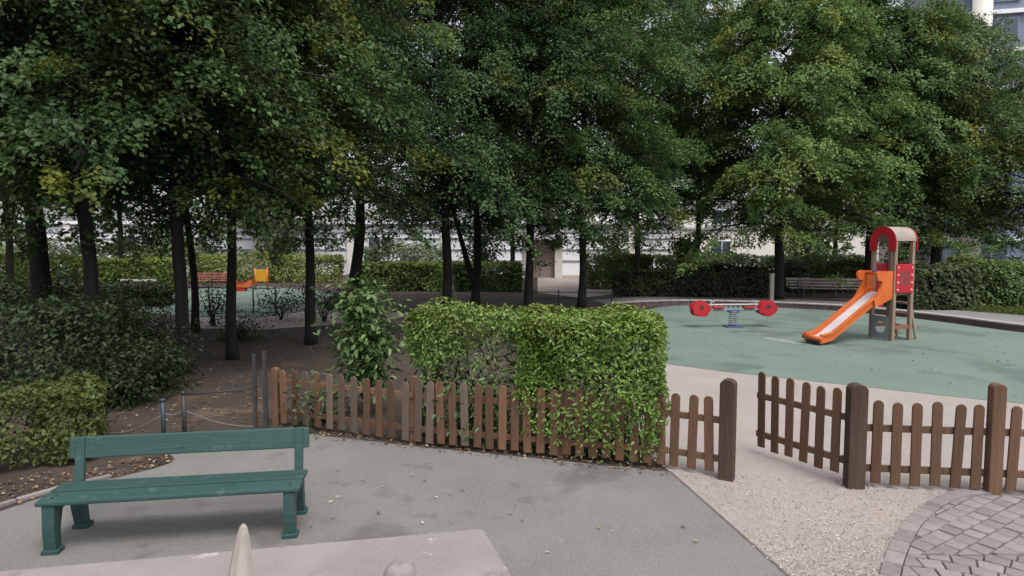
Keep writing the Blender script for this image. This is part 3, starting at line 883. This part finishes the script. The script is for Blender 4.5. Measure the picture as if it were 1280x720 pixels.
f2 = thing('picket_gate', 'narrow brown picket gate leaf standing open towards the playground', 'gate', GR, 0)
hx = GE - GR
rg_ = Vector((0, 0, 0))
fence_run(f2, hx * .10, hx, 6, .90, 'wood', -1, zlift=.09, rails=(.24, .70))
for zr in (.28, .72):
    obj('hinge', bx(hx * .055 + Vector((0, 0, zr)), (.14, .03, .035), Matrix.Rotation(math.atan2(hx.y, hx.x), 3, 'Z'), .004), 'metal_dark', f2)
f3 = thing('picket_fence', 'brown picket fence running right from the gate hinge post', 'fence', (0, 0, 0), 0)
d3 = RB - GR
yaw3 = math.atan2(d3.y, d3.x)
post(f3, GR, 1.08, .17, 'wood_dark', yaw3)
post(f3, RB, 1.12, .125, 'wood', yaw3)
post(f3, RC, 1.12, .125, 'wood', yaw3)
fence_run(f3, GR + d3 * .085, RB - d3 * .05, 6, .86, 'wood', 1)
fence_run(f3, RB + d3 * .05, RC - d3 * .05, 6, .86, 'wood', 1)

# ================================================================== WIRE RAILING near the bench
rl = thing('wire_railing', 'low dark wire railing with short posts behind the green bench', 'railing', (0, 0, 0), 0)
P0, P1, P2, P3 = gp(120, 552), gp(205, 549), gp(231, 547), gp(320, 540)
for p, hh, mt in ((P1, .50, 'metal_blue'), (P2, .58, 'metal_dark')):
    obj('post', tb([p - Vector((0, 0, .05)), p + Vector((0, 0, hh))], .028, 8), mt, rl)
    obj('cap', tb([p + Vector((0, 0, hh)), p + Vector((0, 0, hh + .03))], [.04, .015], 8), mt, rl)
for p, hh, w_ in ((P3, 1.08, .035), (gp(333, 540), 1.12, .04)):
    obj('post', bx(p + Vector((0, 0, hh / 2 - .03)), (w_ * 1.3, w_, hh), None, .004), 'metal_dark', rl)
obj('bar', tb([P2 + Vector((.02, .05, .55)), P3 + Vector((0, .05, .58))], .012, 6), 'metal_dark', rl)
for a, b, za, zb_, sag in ((P0, P1, .12, .32, .10), (P1, P2, .34, .36, .04), (P2, P3, .36, .07, .06)):
    obj('wire', tb([a.lerp(b, i / 8) + Vector((0, 0, za + (zb_ - za) * i / 8 - sag * math.sin(math.pi * i / 8))) for i in range(9)], .011, 5), 'wire', rl)
obj('post', tb([P0 - Vector((0, 0, .05)), P0 + Vector((0, 0, .2))], .02, 8), 'metal_dark', rl)

edg = tag(bpy.data.objects.new('bed_edging', None), None, None, kind='structure')
col.objects.link(edg)
ep = [gp(x, y) for x, y in ((-120, 668), (-40, 648), (20, 628), (80, 611), (140, 597))]
for a, b in zip(ep, ep[1:]):
    d = b - a
    obj('edging_stone', bx((a + b) / 2 + Vector((0, 0, .02)), (d.length - .015, .06, .045), Matrix.Rotation(math.atan2(d.y, d.x), 3, 'Z'), .012), 'paver', edg)

# ================================================================== GREEN BENCH
BL, BR = gp(62, 692), gp(366, 671)
bd = (BR - BL)
BLen = bd.length
byaw = math.atan2(bd.y, bd.x)
bn = thing('park_bench', 'dark green painted wooden bench with plank seat on the grey path', 'bench', (BL + BR) / 2, byaw)
def local(name, bm_, mat, parent=bn): return obj(name, bm_, mat, parent)
hl = BLen / 2 + .07
local('seat_plank', bx((0, .06, .425), (2 * hl, .215, .04), None, .012), 'bench')
local('seat_plank', bx((0, .300, .43), (2 * hl, .235, .04), Matrix.Rotation(R(-3), 3, 'X'), .012), 'bench')
local('backrest_plank', bx((0, .535, .705), (2 * hl, .038, .19), Matrix.Rotation(R(-9), 3, 'X'), .012), 'bench')
for s in (-1, 1):
    x = s * (hl - .09)
    prof = [(-.03, 0), (.05, 0), (.055, .20), (.10, .34), (.38, .34), (.40, .20), (.46, 0), (.535, 0), (.505, .22), (.50, .40), (-.035, .40), (-.045, .22)]
    lg = local('leg_frame', pr(prof, 'x', x - .045, x + .045), 'bench')
    local('foot', bx((x, .01, .02), (.13, .11, .04), None, .008), 'bench')
    local('foot', bx((x, .497, .02), (.13, .11, .04), None, .008), 'bench')
    local('back_post', bx((x, .505, .575), (.075, .05, .46), Matrix.Rotation(R(-9), 3, 'X'), .008), 'bench')
    for k in (.03, .10, .25, .33):
        obj('bolt', tb([(x, k, .444), (x, k, .4535)], .011, 6), 'metal_dark', bn)

# ================================================================== LOW CONCRETE WALL AND POINTED STAKE (close to the camera)
wz = .45
W0, W1 = gp(0, 713, wz), gp(604, 660, wz)
W2 = gp(642, 722, wz)
wd = (W0 - W1).normalized()
ed = (W2 - W1).normalized()
wl = W1 + wd * 5.0
outl = [W1, W1 + ed * .95, wl + ed * .95, wl]
bm = bmesh.new()
for z0, z1, ins in ((-.05, .36, .05), (.36, wz, 0)):
    c = sum((p for p in outl), Vector()) / 4
    q = [Vector((p.x, p.y, 0)) + (Vector((c.x, c.y, 0)) - Vector((p.x, p.y, 0))).normalized() * ins for p in outl]
    lo = [bm.verts.new((p.x, p.y, z0)) for p in q]; hi = [bm.verts.new((p.x, p.y, z1)) for p in q]
    bm.faces.new(lo[::-1]); bm.faces.new(hi)
    for i in range(4): bm.faces.new((lo[i], lo[(i + 1) % 4], hi[(i + 1) % 4], hi[i]))
bmesh.ops.recalc_face_normals(bm, faces=bm.faces[:])
bmesh.ops.bevel(bm, geom=[e for e in bm.edges if min(v.co.z for v in e.verts) > wz - .01], offset=.015, segments=3, affect='EDGES')
tag(obj('low_wall', bm, 'concrete'), 'low pinkish concrete wall with a flat scuffed top in front of the bench', 'wall')
sp = gp(300, 742, wz)
bm = bmesh.new()
HS = 2.5 + ray(309, 655).z / ray(309, 655).y * sp.y - wz
ring = []
for z, r_ in ((0, .085), (HS * .25, .076), (HS * .6, .056), (HS * .85, .036), (HS * .96, .022), (HS, .008)):
    ring.append([bm.verts.new((math.cos(k * math.pi / 4) * r_ + .02 * z / HS + .03 * z, math.sin(k * math.pi / 4) * r_ * .75, z)) for k in range(8)])
for a, b in zip(ring, ring[1:]):
    for k in range(8): bm.faces.new((a[k], a[(k + 1) % 8], b[(k + 1) % 8], b[k]))
bm.faces.new(ring[0][::-1]); bm.faces.new(ring[-1])
tag(obj('pointed_stake', bm, 'stake', loc=sp), 'pale pointed wooden stake standing on the low concrete wall', 'stake')

sb = gp(500, 738, wz)
bm = bmesh.new()
ring = []
for z, r_ in ((0, .105), (.08, .10), (.13, .092), (.155, .07), (.162, .03)):
    ring.append([bm.verts.new((math.cos(k * math.pi / 6) * r_, math.sin(k * math.pi / 6) * r_ * .8, z + .012 * math.sin(k * 1.9) * (z > .05))) for k in range(12)])
for a, b in zip(ring, ring[1:]):
    for k in range(12): bm.faces.new((a[k], a[(k + 1) % 12], b[(k + 1) % 12], b[k]))
bm.faces.new(ring[0][::-1]); bm.faces.new(ring[-1])
for f in bm.faces: f.smooth = True
tag(obj('concrete_stub', bm, 'concrete', loc=sb), 'short worn concrete stub on top of the low wall', 'stub')

# ================================================================== SLIDE TOWER
TC = gp(1112, 424)
tdir = Vector((-.94, -.34, 0)).normalized()          # the slide runs this way
tyaw = math.atan2(tdir.y, tdir.x)
T = thing('slide_tower', 'small play tower with orange slide, red panels and arched roof', 'slide', TC, tyaw)
hw = .305                                              # local +x = down the slide
DZ = 1.25
for sx in (-1, 1):
    for sy in (-1, 1):
        obj('post', bx((sx * hw, sy * hw, 1.28), (.095, .095, 2.60), None, .015), 'timber', T)
obj('deck', bx((0, 0, DZ - .04), (.51, .51, .06), None, .01), 'timber', T)
def arch(x0, x1, zc, r1, r2, drop):
    pf = [(r1 * math.cos(a), zc + r1 * math.sin(a)) for a in np.linspace(0, math.pi, 15)] + [(-r1, zc - drop), (-r2, zc - drop)]
    pf += [(r2 * math.cos(a), zc + r2 * math.sin(a)) for a in np.linspace(math.pi, 0, 15)] + [(r2, zc - drop), (r1, zc - drop)]
    return pr(pf, 'x', x0, x1)
for sx in (-1, 1):
    x = sx * (hw + .065)
    obj('arch_panel', arch(x - .012, x + .012, 2.57, .385, .175, .25), 'red', T)
obj('roof', arch(-hw - .05, hw + .05, 2.58, .365, .335, .0), 'roof_beige', T)
# side panels, red, with a ring of round bosses
for sy in (-1, 1):
    pn = obj('side_panel', bx((0, sy * (hw + .055), 1.62), (.60, .022, .74), None, .01), 'red', T)
    for k in range(4):
        for q in range(2):
            obj('bolt', tb([((q - .5) * .48, sy * (hw + .062), 1.33 + k * .19), ((q - .5) * .48, sy * (hw + .075), 1.33 + k * .19)], .025, 8), 'steel', pn)
    for k in range(3):
        obj('slot', bx(((k - 1) * .12, sy * (hw + .067), 1.62), (.055, .008, .36), None, .003), 'kerb_face', pn)
obj('back_panel', bx((-hw - .055, 0, 1.95), (.022, .5, .10), None, .01), 'red', T)
# slide trough
x0, x1 = hw + .05, hw + 2.30
def sl_z(x):
    s = (x - x0) / (x1 - x0)
    if s < .1: return DZ - .3 * s * .6
    if s > .84: return .20 - (s - .84) * .35
    k = (s - .1) / .74
    return (DZ - .018) * (1 - k) + .20 * k
xs = [x0 + (x1 - x0) * i / 24 for i in range(25)]
def strip(ys, dz0, dz1, mat, name, par=T):
    bm = bmesh.new()
    rows = []
    for x in xs:
        z = sl_z(x)
        rows.append([bm.verts.new((x, ys[0], z + dz0)), bm.verts.new((x, ys[1], z + dz0)), bm.verts.new((x, ys[1], z + dz1)), bm.verts.new((x, ys[0], z + dz1))])
    for a, b in zip(rows, rows[1:]):
        for k in range(4): bm.faces.new((a[k], a[(k + 1) % 4], b[(k + 1) % 4], b[k]))
    bm.faces.new(rows[0]); bm.faces.new(rows[-1][::-1])
    bmesh.ops.recalc_face_normals(bm, faces=bm.faces[:])
    return obj(name, bm, mat, par)
strip((-.215, .215), -.03, 0, 'steel', 'slide_bed')
for sy in (-1, 1):
    a, b = sorted((sy * .215, sy * .265))
    strip((a, b), -.09, .085, 'orange', 'slide_side')
    a, b = sorted((sy * .205, sy * .30))
    strip((a, b), .085, .12, 'orange', 'slide_rim')
    obj('bolt', tb([(x0 + .35, sy * .26, .98), (x0 + .35, sy * .31, .98)], .07, 10), 'red', T)
obj('slide_foot', bx((x1 - .18, 0, .06), (.30, .44, .14), None, .03), 'metal_dark', T)
obj('slide_lip', tb([(x1, -.3, sl_z(x1) + .03), (x1, .3, sl_z(x1) + .03)], .055, 10), 'orange', T)
# orange entry panels at the head of the slide, each with a rounded lobe
for sy in (-1, 1):
    pf = [(hw - .0, DZ - .12), (hw + .62, DZ - .36), (hw + .66, DZ - .16), (hw + .46, DZ + .12), (hw + .40, DZ + .30)]
    pf += [(hw + .46 + .13 * math.cos(a), DZ + .44 + .13 * math.sin(a)) for a in np.linspace(-1.3, 1.9, 9)] + [(hw + .2, DZ + .56), (hw, DZ + .56)]
    obj('entry_panel', pr(pf, 'y', sy * .29 - .03, sy * .29 + .03), 'orange', T)
obj('entry_bar', tb([(hw + .3, -.29, DZ + .50), (hw + .3, .29, DZ + .50)], .04, 10), 'orange', T)
obj('entry_cap', tb([(hw + .3, -.06, DZ + .545), (hw + .3, .06, DZ + .545)], .03, 8), 'blue', T)
# ladder at the back, two steps and low side panels with round holes
for k, zz in enumerate((.34, .66, .96)):
    obj('step', bx((-hw - .02 - .10 * (2 - k), 0, zz), (.20, .50, .05), None, .008), 'timber' if k != 1 else 'slat_red', T)
for sy in (-1, 1):
    obj('stringer', bx((-hw - .16, sy * .27, .55), (.06, .04, 1.2), Matrix.Rotation(R(14), 3, 'Y'), .006), 'timber', T)
    obj('brace', bx((0, sy * hw, .36), (.51, .05, .10), None, .008), 'slat_red', T)
pf_o = [(-.38, .05), (.38, .05), (.38, .62), (-.38, .62)]
for sy in (-1,):
    bm = bmesh.new()
    rr = .15
    oc = [(.25 * max(-1, min(1, 1.42 * math.cos(a))), .34 + .29 * max(-1, min(1, 1.42 * math.sin(a)))) for a in np.linspace(0, 2 * math.pi, 25)[:-1]]
    ic = [(rr * math.cos(a), .34 + rr * math.sin(a)) for a in np.linspace(0, 2 * math.pi, 25)[:-1]]
    X = hw + .03
    vo = [[bm.verts.new((X + dx, p[0], p[1])) for p in oc] for dx in (0, .02)]
    vi = [[bm.verts.new((X + dx, p[0], p[1])) for p in ic] for dx in (0, .02)]
    for i in range(24):
        j = (i + 1) % 24
        bm.faces.new((vo[1][i], vo[1][j], vi[1][j], vi[1][i])); bm.faces.new((vo[0][j], vo[0][i], vi[0][i], vi[0][j]))
        bm.faces.new((vo[0][i], vo[0][j], vo[1][j], vo[1][i])); bm.faces.new((vi[0][j], vi[0][i], vi[1][i], vi[1][j]))
    obj('hole_panel', bm, 'greymetal', T)

# ================================================================== SEE-SAW
SC = gp(916, 409)
a_, b_ = gp(875, 409), gp(957, 408)
syaw = math.atan2((b_ - a_).y, (b_ - a_).x)
S = thing('spring_see_saw', 'see-saw with red round panels at each end and blue centre', 'see-saw', SC, syaw)
hl = (b_ - a_).length / 2
S.scale = (1, 1, .86)
obj('beam', bx((0, 0, .62), (2 * hl, .10, .09), None, .015), 'greymetal', S)
obj('upper_rail', bx((0, 0, .80), (2 * hl - .5, .04, .045), None, .01), 'steel', S)
for i in range(9):
    obj('baluster', bx((-hl * .6 + i * hl * .15, 0, .72), (.022, .03, .125)), 'metal_dark', S)
bm = bmesh.new()
tube(bm, [(.11 * math.cos(a), .11 * math.sin(a), .06 + .5 * i / 60) for i, a in enumerate(np.linspace(0, 14 * math.pi, 61))], .022, 6)
obj('spring', bm, 'greymetal', S)
obj('base_plate', bx((0, 0, .035), (.5, .4, .05), None, .01), 'blue', S)
obj('pivot', bx((0, 0, .57), (.34, .2, .10), None, .02), 'blue', S)
for s in (-1, 1):
    pf = []
    for a in np.linspace(0, 2 * math.pi, 41)[:-1]:
        r_ = .285 * (1 + .07 * math.cos(5 * a + s))
        pf.append((s * hl + r_ * math.cos(a), .66 + r_ * .95 * math.sin(a)))
    bm = pr(pf, 'y', -.14, -.08)
    prism(bm, [(x, z) for x, z in pf], 'y', .08, .14)
    bmesh.ops.bevel(bm, geom=[e for e in bm.edges if abs(e.verts[0].co.y - e.verts[1].co.y) < 1e-5], offset=.012, segments=2, affect='EDGES')
    sh = obj('shell', bm, 'red', S)
    obj('shell_core', bx((s * hl, 0, .62), (.40, .15, .10), None, .02), 'metal_dark', sh)
    obj('shell_hole', tb([(s * hl, -.141, .72), (s * hl, -.146, .72)], .07, 14), 'metal_dark', sh)
    obj('seat', bx((s * (hl - .55), 0, .70), (.32, .26, .05), None, .015), 'red', S)
    obj('grab_bar', tb([(s * (hl - .33), -.22, .92), (s * (hl - .33), .22, .92)], .018, 8), 'steel', S)
    obj('grab_stem', tb([(s * (hl - .33), 0, .6), (s * (hl - .33), 0, .92)], .02, 8), 'steel', S)

# ================================================================== FAR BENCHES, RAIL, LEFT PLAYGROUND
def slat_bench(label, pos, yaw, length, mat):
    t = thing('slatted_bench', label, 'bench', pos, yaw)
    for i in range(4): obj('seat_slat', bx((0, -.2 + i * .125, .44), (length, .10, .035), None, .006), mat, t)
    for i in range(3): obj('back_slat', bx((0, .26 + i * .03, .56 + i * .14), (length, .03, .10), Matrix.Rotation(R(-12), 3, 'X'), .006), mat, t)
    for s in (-1, 0, 1):
        obj('leg', pr([(-.22, 0), (-.16, 0), (-.14, .42), (.2, .42), (.22, 0), (.28, 0), (.27, .46), (.38, .92), (.33, .92), (.2, .46), (-.2, .46)], 'x', s * (length / 2 - .12) - .02, s * (length / 2 - .12) + .02), 'metal_dark', t)
b1 = at(1043, 360, 29.6); b1.z = 0
slat_bench('long slatted bench in front of the dark hedge behind the slide', b1, R(-8), 3.0, 'slat')
b2 = at(1000, 360, 30.2); b2.z = 0
slat_bench('slatted bench beside the large low-boughed tree behind the kerb', b2, R(-2), 1.1, 'kerb')
b3 = at(262, 355, 36); b3.z = 0
slat_bench('reddish slatted bench at the edge of the far playground', b3, R(0), 2.3, 'slat_red')
b4 = at(168, 350, 29); b4.z = 0
slat_bench('grey slatted bench in front of the long bright hedge', b4, R(2), 1.6, 'kerb')
lp = thing('bollard', 'pale square bollard in front of the tree between see-saw and slide', 'bollard', gp(964, 376), 0)
obj('body', bx((0, 0, .58), (.17, .17, 1.16), None, .015), 'kerb', lp)
obj('cap', bx((0, 0, 1.18), (.21, .21, .05), None, .012), 'kerb', lp)

lr0, lr1 = gp(665, 377), gp(765, 378)
rl2 = thing('low_railing', 'low thin dark metal railing in front of the pinkish path', 'railing', (0, 0, 0), 0)
for zz in (.42, .16):
    obj('bar', tb([lr0 + Vector((0, 0, zz)), lr1 + Vector((0, 0, zz))], .018, 6), 'metal_dark', rl2)
for i in range(4):
    p = lr0.lerp(lr1, i / 3)
    obj('post', tb([p - Vector((0, 0, .03)), p + Vector((0, 0, .52))], .026, 6), 'metal_dark', rl2)
lr0, lr1 = gp(235, 392), gp(345, 394)
rl3 = thing('low_railing', 'thin dark railing around the far left playground', 'railing', (0, 0, 0), 0)
for zz in (.95, .1):
    obj('bar', tb([lr0 + Vector((0, 0, zz)), lr1 + Vector((0, 0, zz))], .016, 6), 'metal_dark', rl3)
for i in range(5):
    p = lr0.lerp(lr1, i / 4)
    obj('post', tb([p - Vector((0, 0, .03)), p + Vector((0, 0, 1.0))], .025, 6), 'metal_dark', rl3)

yp = at(327, 360, 35); yp.z = 0
YP = thing('play_board', 'yellow play panel with red frame in the far left playground', 'play panel', yp, R(10))
obj('panel', bx((0, 0, .78), (.54, .05, .68), None, .03), 'yellow', YP)
for s in (-1, 1):
    obj('post', tb([(s * .31, 0, -.03), (s * .31, 0, 1.2)], .05, 8), 'orange', YP)
obj('top_bar', tb([(-.31, 0, 1.17), (.31, 0, 1.17)], .035, 8), 'blue', YP)
op = at(302, 362, 34); op.z = 0
OP = thing('play_rocker', 'low orange and red rocker beside the yellow play panel', 'rocker', op, R(-5))
obj('body', pr([(-.6, .3), (-.45, .18), (.45, .18), (.6, .35), (.62, .62), (.4, .55), (.3, .42), (-.25, .42), (-.4, .62), (-.62, .66)], 'y', -.12, .12), 'orange', OP)
obj('base', bx((0, 0, .09), (.5, .3, .18), None, .02), 'red', OP)
obj('seat', bx((0, 0, .445), (.4, .3, .045), None, .01), 'red', OP)

# ================================================================== BUILDINGS
def window(parent, x, y, z, w_, h_, fr='cream'):
    f = obj('window', bx((x, y, z), (w_, .12, h_), None, 0), fr, parent)
    for k in (-1, 1):
        obj('pane', bx((x + k * w_ * .235, y - .045, z), (w_ * .43, .06, h_ * .88), None, 0), 'glass', f)
Bp = at(330, 305, 52)
B = thing('low_building', 'long low pale building with horizontal panel lines behind the hedges', 'building', (Bp.x, 52, 0), 0)
obj('wall', bx((0, 5, 2.0), (66, 9.9, 4.2)), 'panel', B)
for zz in (1.15, 2.05, 2.95, 3.45):
    obj('panel_joint', bx((0, .02, zz), (66, .10, .09)), 'panel_line', B)
obj('roof_edge', bx((0, 5, 4.22), (66.6, 10.6, .25)), 'panel', B)
for wx in (-27.5, -11.2, -5.6, 9.5, 22.0):
    window(B, wx, 0, 2.5, 2.2, 1.25)
for i in range(9):
    obj('pilaster', bx((-31 + i * 7.6, -.12, 2.05), (.5, .22, 4.0)), 'cream', B)
ent = at(688, 330, 47)
E = thing('entrance_block', 'pinkish entrance wall with white pillars beyond the pinkish path', 'building', (ent.x, 47, 0), 0)
obj('wall', bx((-.5, 1.0, 1.6), (2.0, 1.2, 3.2)), 'pinkwall', E)
obj('pillar', bx((-1.9, .1, 1.4), (.40, .4, 2.8)), 'cream', E)
obj('pillar', bx((.6, .1, 1.4), (.55, .4, 2.8)), 'cream', E)
obj('canopy', bx((-.5, .6, 2.95), (4.6, 2.4, .3)), 'panel', E)
B3p = at(905, 305, 62)
B3 = thing('mid_building', 'white two-storey building glimpsed between trunks behind the see-saw', 'building', (B3p.x, 62, 0), 0)
obj('wall', bx((0, 5, 3.2), (30, 9.9, 6.5)), 'cream', B3)
obj('roof_edge', bx((0, 5, 6.55), (30.6, 10.6, .3)), 'panel', B3)
for j in range(2):
    obj('ledge', bx((0, -.05, .9 + j * 3.1), (30, .14, .2)), 'panel_line', B3)
    for i in (0, 3, 4, 7):
        window(B3, -13 + i * 3.2 + j * 3.2, 0, 2.1 + j * 3.0, 1.8, 1.5, 'panel')
B2p = at(1198, 305, 58)
B2 = thing('tall_building', 'tall slate blue building with white columns beyond the right-hand trees', 'building', (B2p.x, 58, 0), R(-14))
obj('wall', bx((22, 7, 15), (46, 13.8, 30.5)), 'slate', B2)
for j in range(9):
    obj('floor_band', bx((22, -.08, 3.3 * j + 2.9), (46, .30, .35)), 'panel', B2)
    for i in range(11):
        window(B2, 2.6 + i * 4.0, .0, 3.3 * j + 1.45, 2.5, 1.9, 'slate')
for i in range(7):
    obj('column', tb([(.6 + i * 8.0, -1.0, -.05), (.6 + i * 8.0, -1.0, 30.2)], .75, 14), 'cream', B2)
obj('roof', bx((22, 6.5, 30.5), (47, 16, .6)), 'panel', B2)

# ================================================================== GROUND STUFF
def scatter(name, label, pts_fn, n, size, cols, seed, mat='litter', flat=.25):
    rng = np.random.default_rng(seed)
    P = pts_fn(rng, n)
    n = len(P)
    N = np.array([0, 0, 1.0]) + rng.normal(0, flat, (n, 3))
    D = rng.normal(0, 1, (n, 3)); D[:, 2] *= .1
    cols = np.array(cols)
    tt = cols[rng.integers(0, len(cols), n)] * rng.uniform(.6, 1.3, (n, 1))
    me = leaves(name, P, N, D, size * rng.uniform(.5, 1.3, n), .7, tt, mat, curl=-.1)
    return tag(obj(name, me), label, None, None, 'stuff')
BR_ = [(0.15, .09, .055), (.19, .12, .07), (.23, .17, .10), (.10, .065, .045), (.30, .25, .18)]
def quad_pts(c, z):
    c = [gp(*q) for q in c]
    def f(rng, n):
        u, v = rng.uniform(0, 1, n), rng.uniform(0, 1, n)
        q = [np.array(p) for p in c]
        P = (q[0] * (1 - u)[:, None] + q[1] * u[:, None]) * (1 - v)[:, None] + (q[3] * (1 - u)[:, None] + q[2] * u[:, None]) * v[:, None]
        P[:, 2] = z + rng.uniform(.002, .02, n)
        return P
    return f
scatter('leaf_litter', 'brown fallen leaves along the soil edge behind the bench', quad_pts(((-60, 655), (215, 580), (215, 567), (-60, 610)), .006), 380, .045, BR_, 5)
scatter('leaf_litter', 'brown fallen leaves on the bare soil under the trees', quad_pts(((110, 545), (345, 535), (480, 400), (200, 405)), .003), 1500, .055, BR_, 6)
scatter('leaf_litter', 'scattered dry leaves along the foot of the picket fence', quad_pts(((350, 545), (835, 596), (835, 584), (350, 532)), .006), 420, .045, BR_, 7)
scatter('leaf_litter', 'few dry leaves and bits lying on the grey path', quad_pts(((300, 710), (900, 700), (800, 600), (400, 560)), .008), 46, .045, [(.42, .36, .28), (.30, .22, .14), (.5, .47, .42), (.16, .13, .11)], 8)
scatter('gravel', 'pale loose gravel bits on the path by the gate', quad_pts(((985, 725), (1105, 725), (1240, 612), (845, 590)), .004), 5200, .017, [(.46, .41, .38), (.30, .26, .24), (.52, .48, .45), (.42, .37, .29)], 9, flat=.6)
scatter('leaf_litter', 'few small dry leaves scattered over the green rubber surface', quad_pts(((860, 452), (1300, 500), (1280, 420), (860, 388)), .012), 130, .06, BR_, 12)
def blades(rng, n):
    return quad_pts(((1145, 384), (1400, 404), (1400, 384), (1145, 368)), .0)(rng, n)
rng = np.random.default_rng(21)
Pb = blades(rng, 14000); Pb[:, 2] = .005
nb = len(Pb)
Nb = rng.normal(0, 1, (nb, 3)); Nb[:, 2] = .2
Db = np.array([0, 0, 1.0]) + rng.normal(0, .35, (nb, 3))
tag(obj('grass', leaves('grass', Pb, Nb, Db, .16 * rng.uniform(.5, 1.2, nb), .22, tints(rng, nb, (.075, .115, .03), .25, .1), 'leaf')), 'green grass on the verge below the rounded hedge', None, None, 'stuff')
